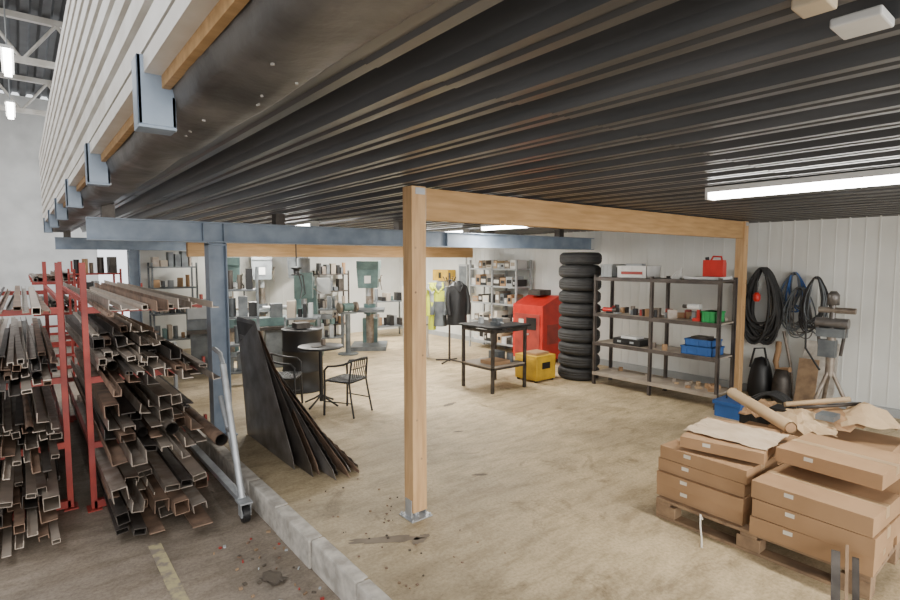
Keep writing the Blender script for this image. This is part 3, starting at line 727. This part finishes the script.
def pile(name,x0,x1,z0,rows,size,seed,ya=4.3,yb=9.2,mats=(steel,steel2,rust,alu,steel2,rust),jit=.35,back=.14,tube=.35,slope=0):
    rr=random.Random(seed);b=B(name);z=z0
    for r_ in range(rows):
        x=x0+rr.uniform(0,.03);mx=0;xe=x1-slope*r_
        while x<xe-.02:
            w=rr.choice(size);h=w*rr.choice((1,1,.6,.45))
            if x+w>xe+.02:break
            y0=ya+rr.uniform(-jit*.5,jit)+back*r_;y1=yb-rr.uniform(0,1.8);m=rr.choice(mats)
            k=rr.random();dx=rr.uniform(-.07,.05);rot=rr.uniform(-.16,.16)
            if k<tube:hollow(b,x+w/2,z+h/2,w,h,y0,y1,.004,m,rot,dx)
            elif k<.62:prof(b,Lp(w),x,z+.002,y0,y1,m,rot,dx)
            elif k<.85:
                if rr.random()<.5:prof(b,Cp(w,h),x,z+.002,y0,y1,m,rot,dx)
                else:prof(b,[(px,h-pz) for px,pz in Cp(w,h)],x,z+.002,y0,y1,m,rot,dx)
            elif k<.93:b.box(x,x+w,y0,y1,z,z+.008,m);h=.01
            else:
                b.cyl((x+w/2,y0,z+w/2),(x+w/2+dx,y1,z+w/2),w/2,m,12,cap=False);b.cyl((x+w/2,y1,z+w/2),(x+w/2,y0+.002,z+w/2),w/2*.86,steel,12,cap=False);h=w
            mx=max(mx,h);x+=w+rr.uniform(.002,.02)
        z+=mx*.80+.004
    b.done()
X1R=1.22
pile('steel_profile_stack',.43,X1R,1.472,1,(.04,.05,.06,.08),1,4.35,9.4,(alu,steel2,alu,rust),.5,tube=.2)
pile('steel_profile_stack',.43,X1R,.902,5,(.05,.06,.08),2,4.40,9.4,back=.26,tube=.15,slope=.06)
pile('steel_profile_stack',.44,X1R,.362,4,(.06,.08,.10),3,4.40,9.2,back=.20,tube=.25,slope=.03)
pile('steel_profile_stack',.44,1.15,-.128,4,(.08,.10,.14),4,4.30,9.0,back=.08,tube=.5)
mm=(rust,steel2,steel,alu)
pile('steel_profile_stack',-.52,.18,1.472,1,(.03,.04,.05),5,4.8,9.4,mm,.4)
pile('steel_profile_stack',-.52,.18,.902,4,(.04,.05,.06),6,4.8,9.4,mm,tube=.2)
pile('steel_profile_stack',-.52,.18,.362,4,(.04,.05,.08),7,4.7,9.4,mm,tube=.2)
pile('steel_profile_stack',-.52,.16,-.128,4,(.05,.06,.08,.10),8,4.5,9.4,mm)
# wheeled grey trolley frame
b=B('steel_trolley')
tx=1.28
b.cyl((tx,4.60,.98),(tx,4.20,-.03),.026,galv,10);b.cyl((tx+.04,4.85,.65),(tx+.03,4.26,-.02),.020,galv,10)
b.cyl((tx,4.42,.45),(tx+.02,4.62,.42),.014,galv,8);b.cyl((tx,4.30,.22),(tx+.03,4.48,.2),.014,galv,8)
b.box(tx-.03,tx+.03,4.20,6.6,-.06,-.02,galv)
b.cyl((tx,6.4,-.05),(tx,6.4,.95),.022,galv,10)
b.path([(tx,4.60,.98),(tx,4.67,1.06),(tx,4.85,1.08)],.018,galv,8)
for yy in(4.14,6.5):
    b.box(tx-.05,tx+.05,yy-.05,yy+.08,-.045,-.032,galv)
    b.box(tx-.040,tx-.034,yy-.035,yy+.035,-.145,-.04,galv);b.box(tx+.034,tx+.040,yy-.035,yy+.035,-.145,-.04,galv)
    b.cyl((tx-.024,yy,-.132),(tx+.024,yy,-.132),.067,black,22);b.cyl((tx-.030,yy,-.132),(tx+.030,yy,-.132),.035,greyp,16)
b.done()
rack('cantilever_rack',-1.6,(10.5,12.5,14.5),1,(.33,.88,1.45),.9)
rack('cantilever_rack',.95,(12.2,13.8,15.4),-1,(.33,.88,1.45),.8)
pile('steel_profile_stack',.17,.86,.89,3,(.06,.08),12,12.0,15.8,mm)
pile('steel_profile_stack',.17,.86,1.46,2,(.06,.08),13,12.0,15.8,mm)
clutter_shelf('hall_clutter_shelf',1.0,11.0,.7,.5,1.9,.1,(.4,.9,1.4,1.8),15,redm,-.2)
# debris
b=B('floor_debris')
dr=random.Random(31)
for k in range(60):
    b.cb((dr.uniform(.95,1.38),dr.uniform(2.3,3.9),-.194),(dr.uniform(.008,.03),dr.uniform(.006,.025),.01),dr.choice((dirt,rust,palw,greyp,palw,dirt,redm)),(0,0,dr.uniform(0,3)))
b.sheet((1.17,3.25,-.195),.10,.16,.02,dirt,2,4,.4);b.sheet((1.22,2.75,-.195),.09,.12,.02,palw,5,4,.9);b.sheet((1.10,2.95,-.195),.07,.1,.02,greyp,6,4,.2)
for k in range(40):
    b.cb((dr.uniform(1.55,2.3),dr.uniform(2.2,3.9),.004),(dr.uniform(.005,.018),dr.uniform(.004,.015),.006),dr.choice((dirt,rust,palw)),(0,0,dr.uniform(0,3)))
b.done()
# ---------------------------------------------------------------- light
w=bpy.data.worlds.new('World');bpy.context.scene.world=w;w.use_nodes=True
bg=w.node_tree.nodes['Background'];bg.inputs[0].default_value=(.93,.96,1,1);bg.inputs[1].default_value=2.05
def area(name,loc,rot,sx,sy,e,col=(1,1,1)):
    ld=bpy.data.lights.new(name,'AREA');ld.shape='RECTANGLE';ld.size=sx;ld.size_y=sy;ld.energy=e;ld.color=col
    o=bpy.data.objects.new(name,ld);o.location=loc;o.rotation_euler=rot;bpy.context.collection.objects.link(o);return o
area('daylight_fill',(1.5,-5.5,2.4),(math.radians(84),0,math.radians(-10)),7,4,650,(1,.95,.86))  # added fill panel behind the camera, stands in for daylight; no gate built
area('hall_fill',(-2.5,9,5.9),(0,0,0),3,12,600,(.97,.98,1))  # fill light added below the closed hall roof, which has no skylight opening
# ---------------------------------------------------------------- camera
cd=bpy.data.cameras.new('cam');cd.sensor_width=36;cd.lens=36*530/900;cd.clip_start=.02
cam=bpy.data.objects.new('cam',cd);cam.location=(0,0,1.85)
cam.rotation_euler=(math.radians(90)-math.atan(40/530),0,math.radians(-39))
bpy.context.collection.objects.link(cam);bpy.context.scene.camera=cam
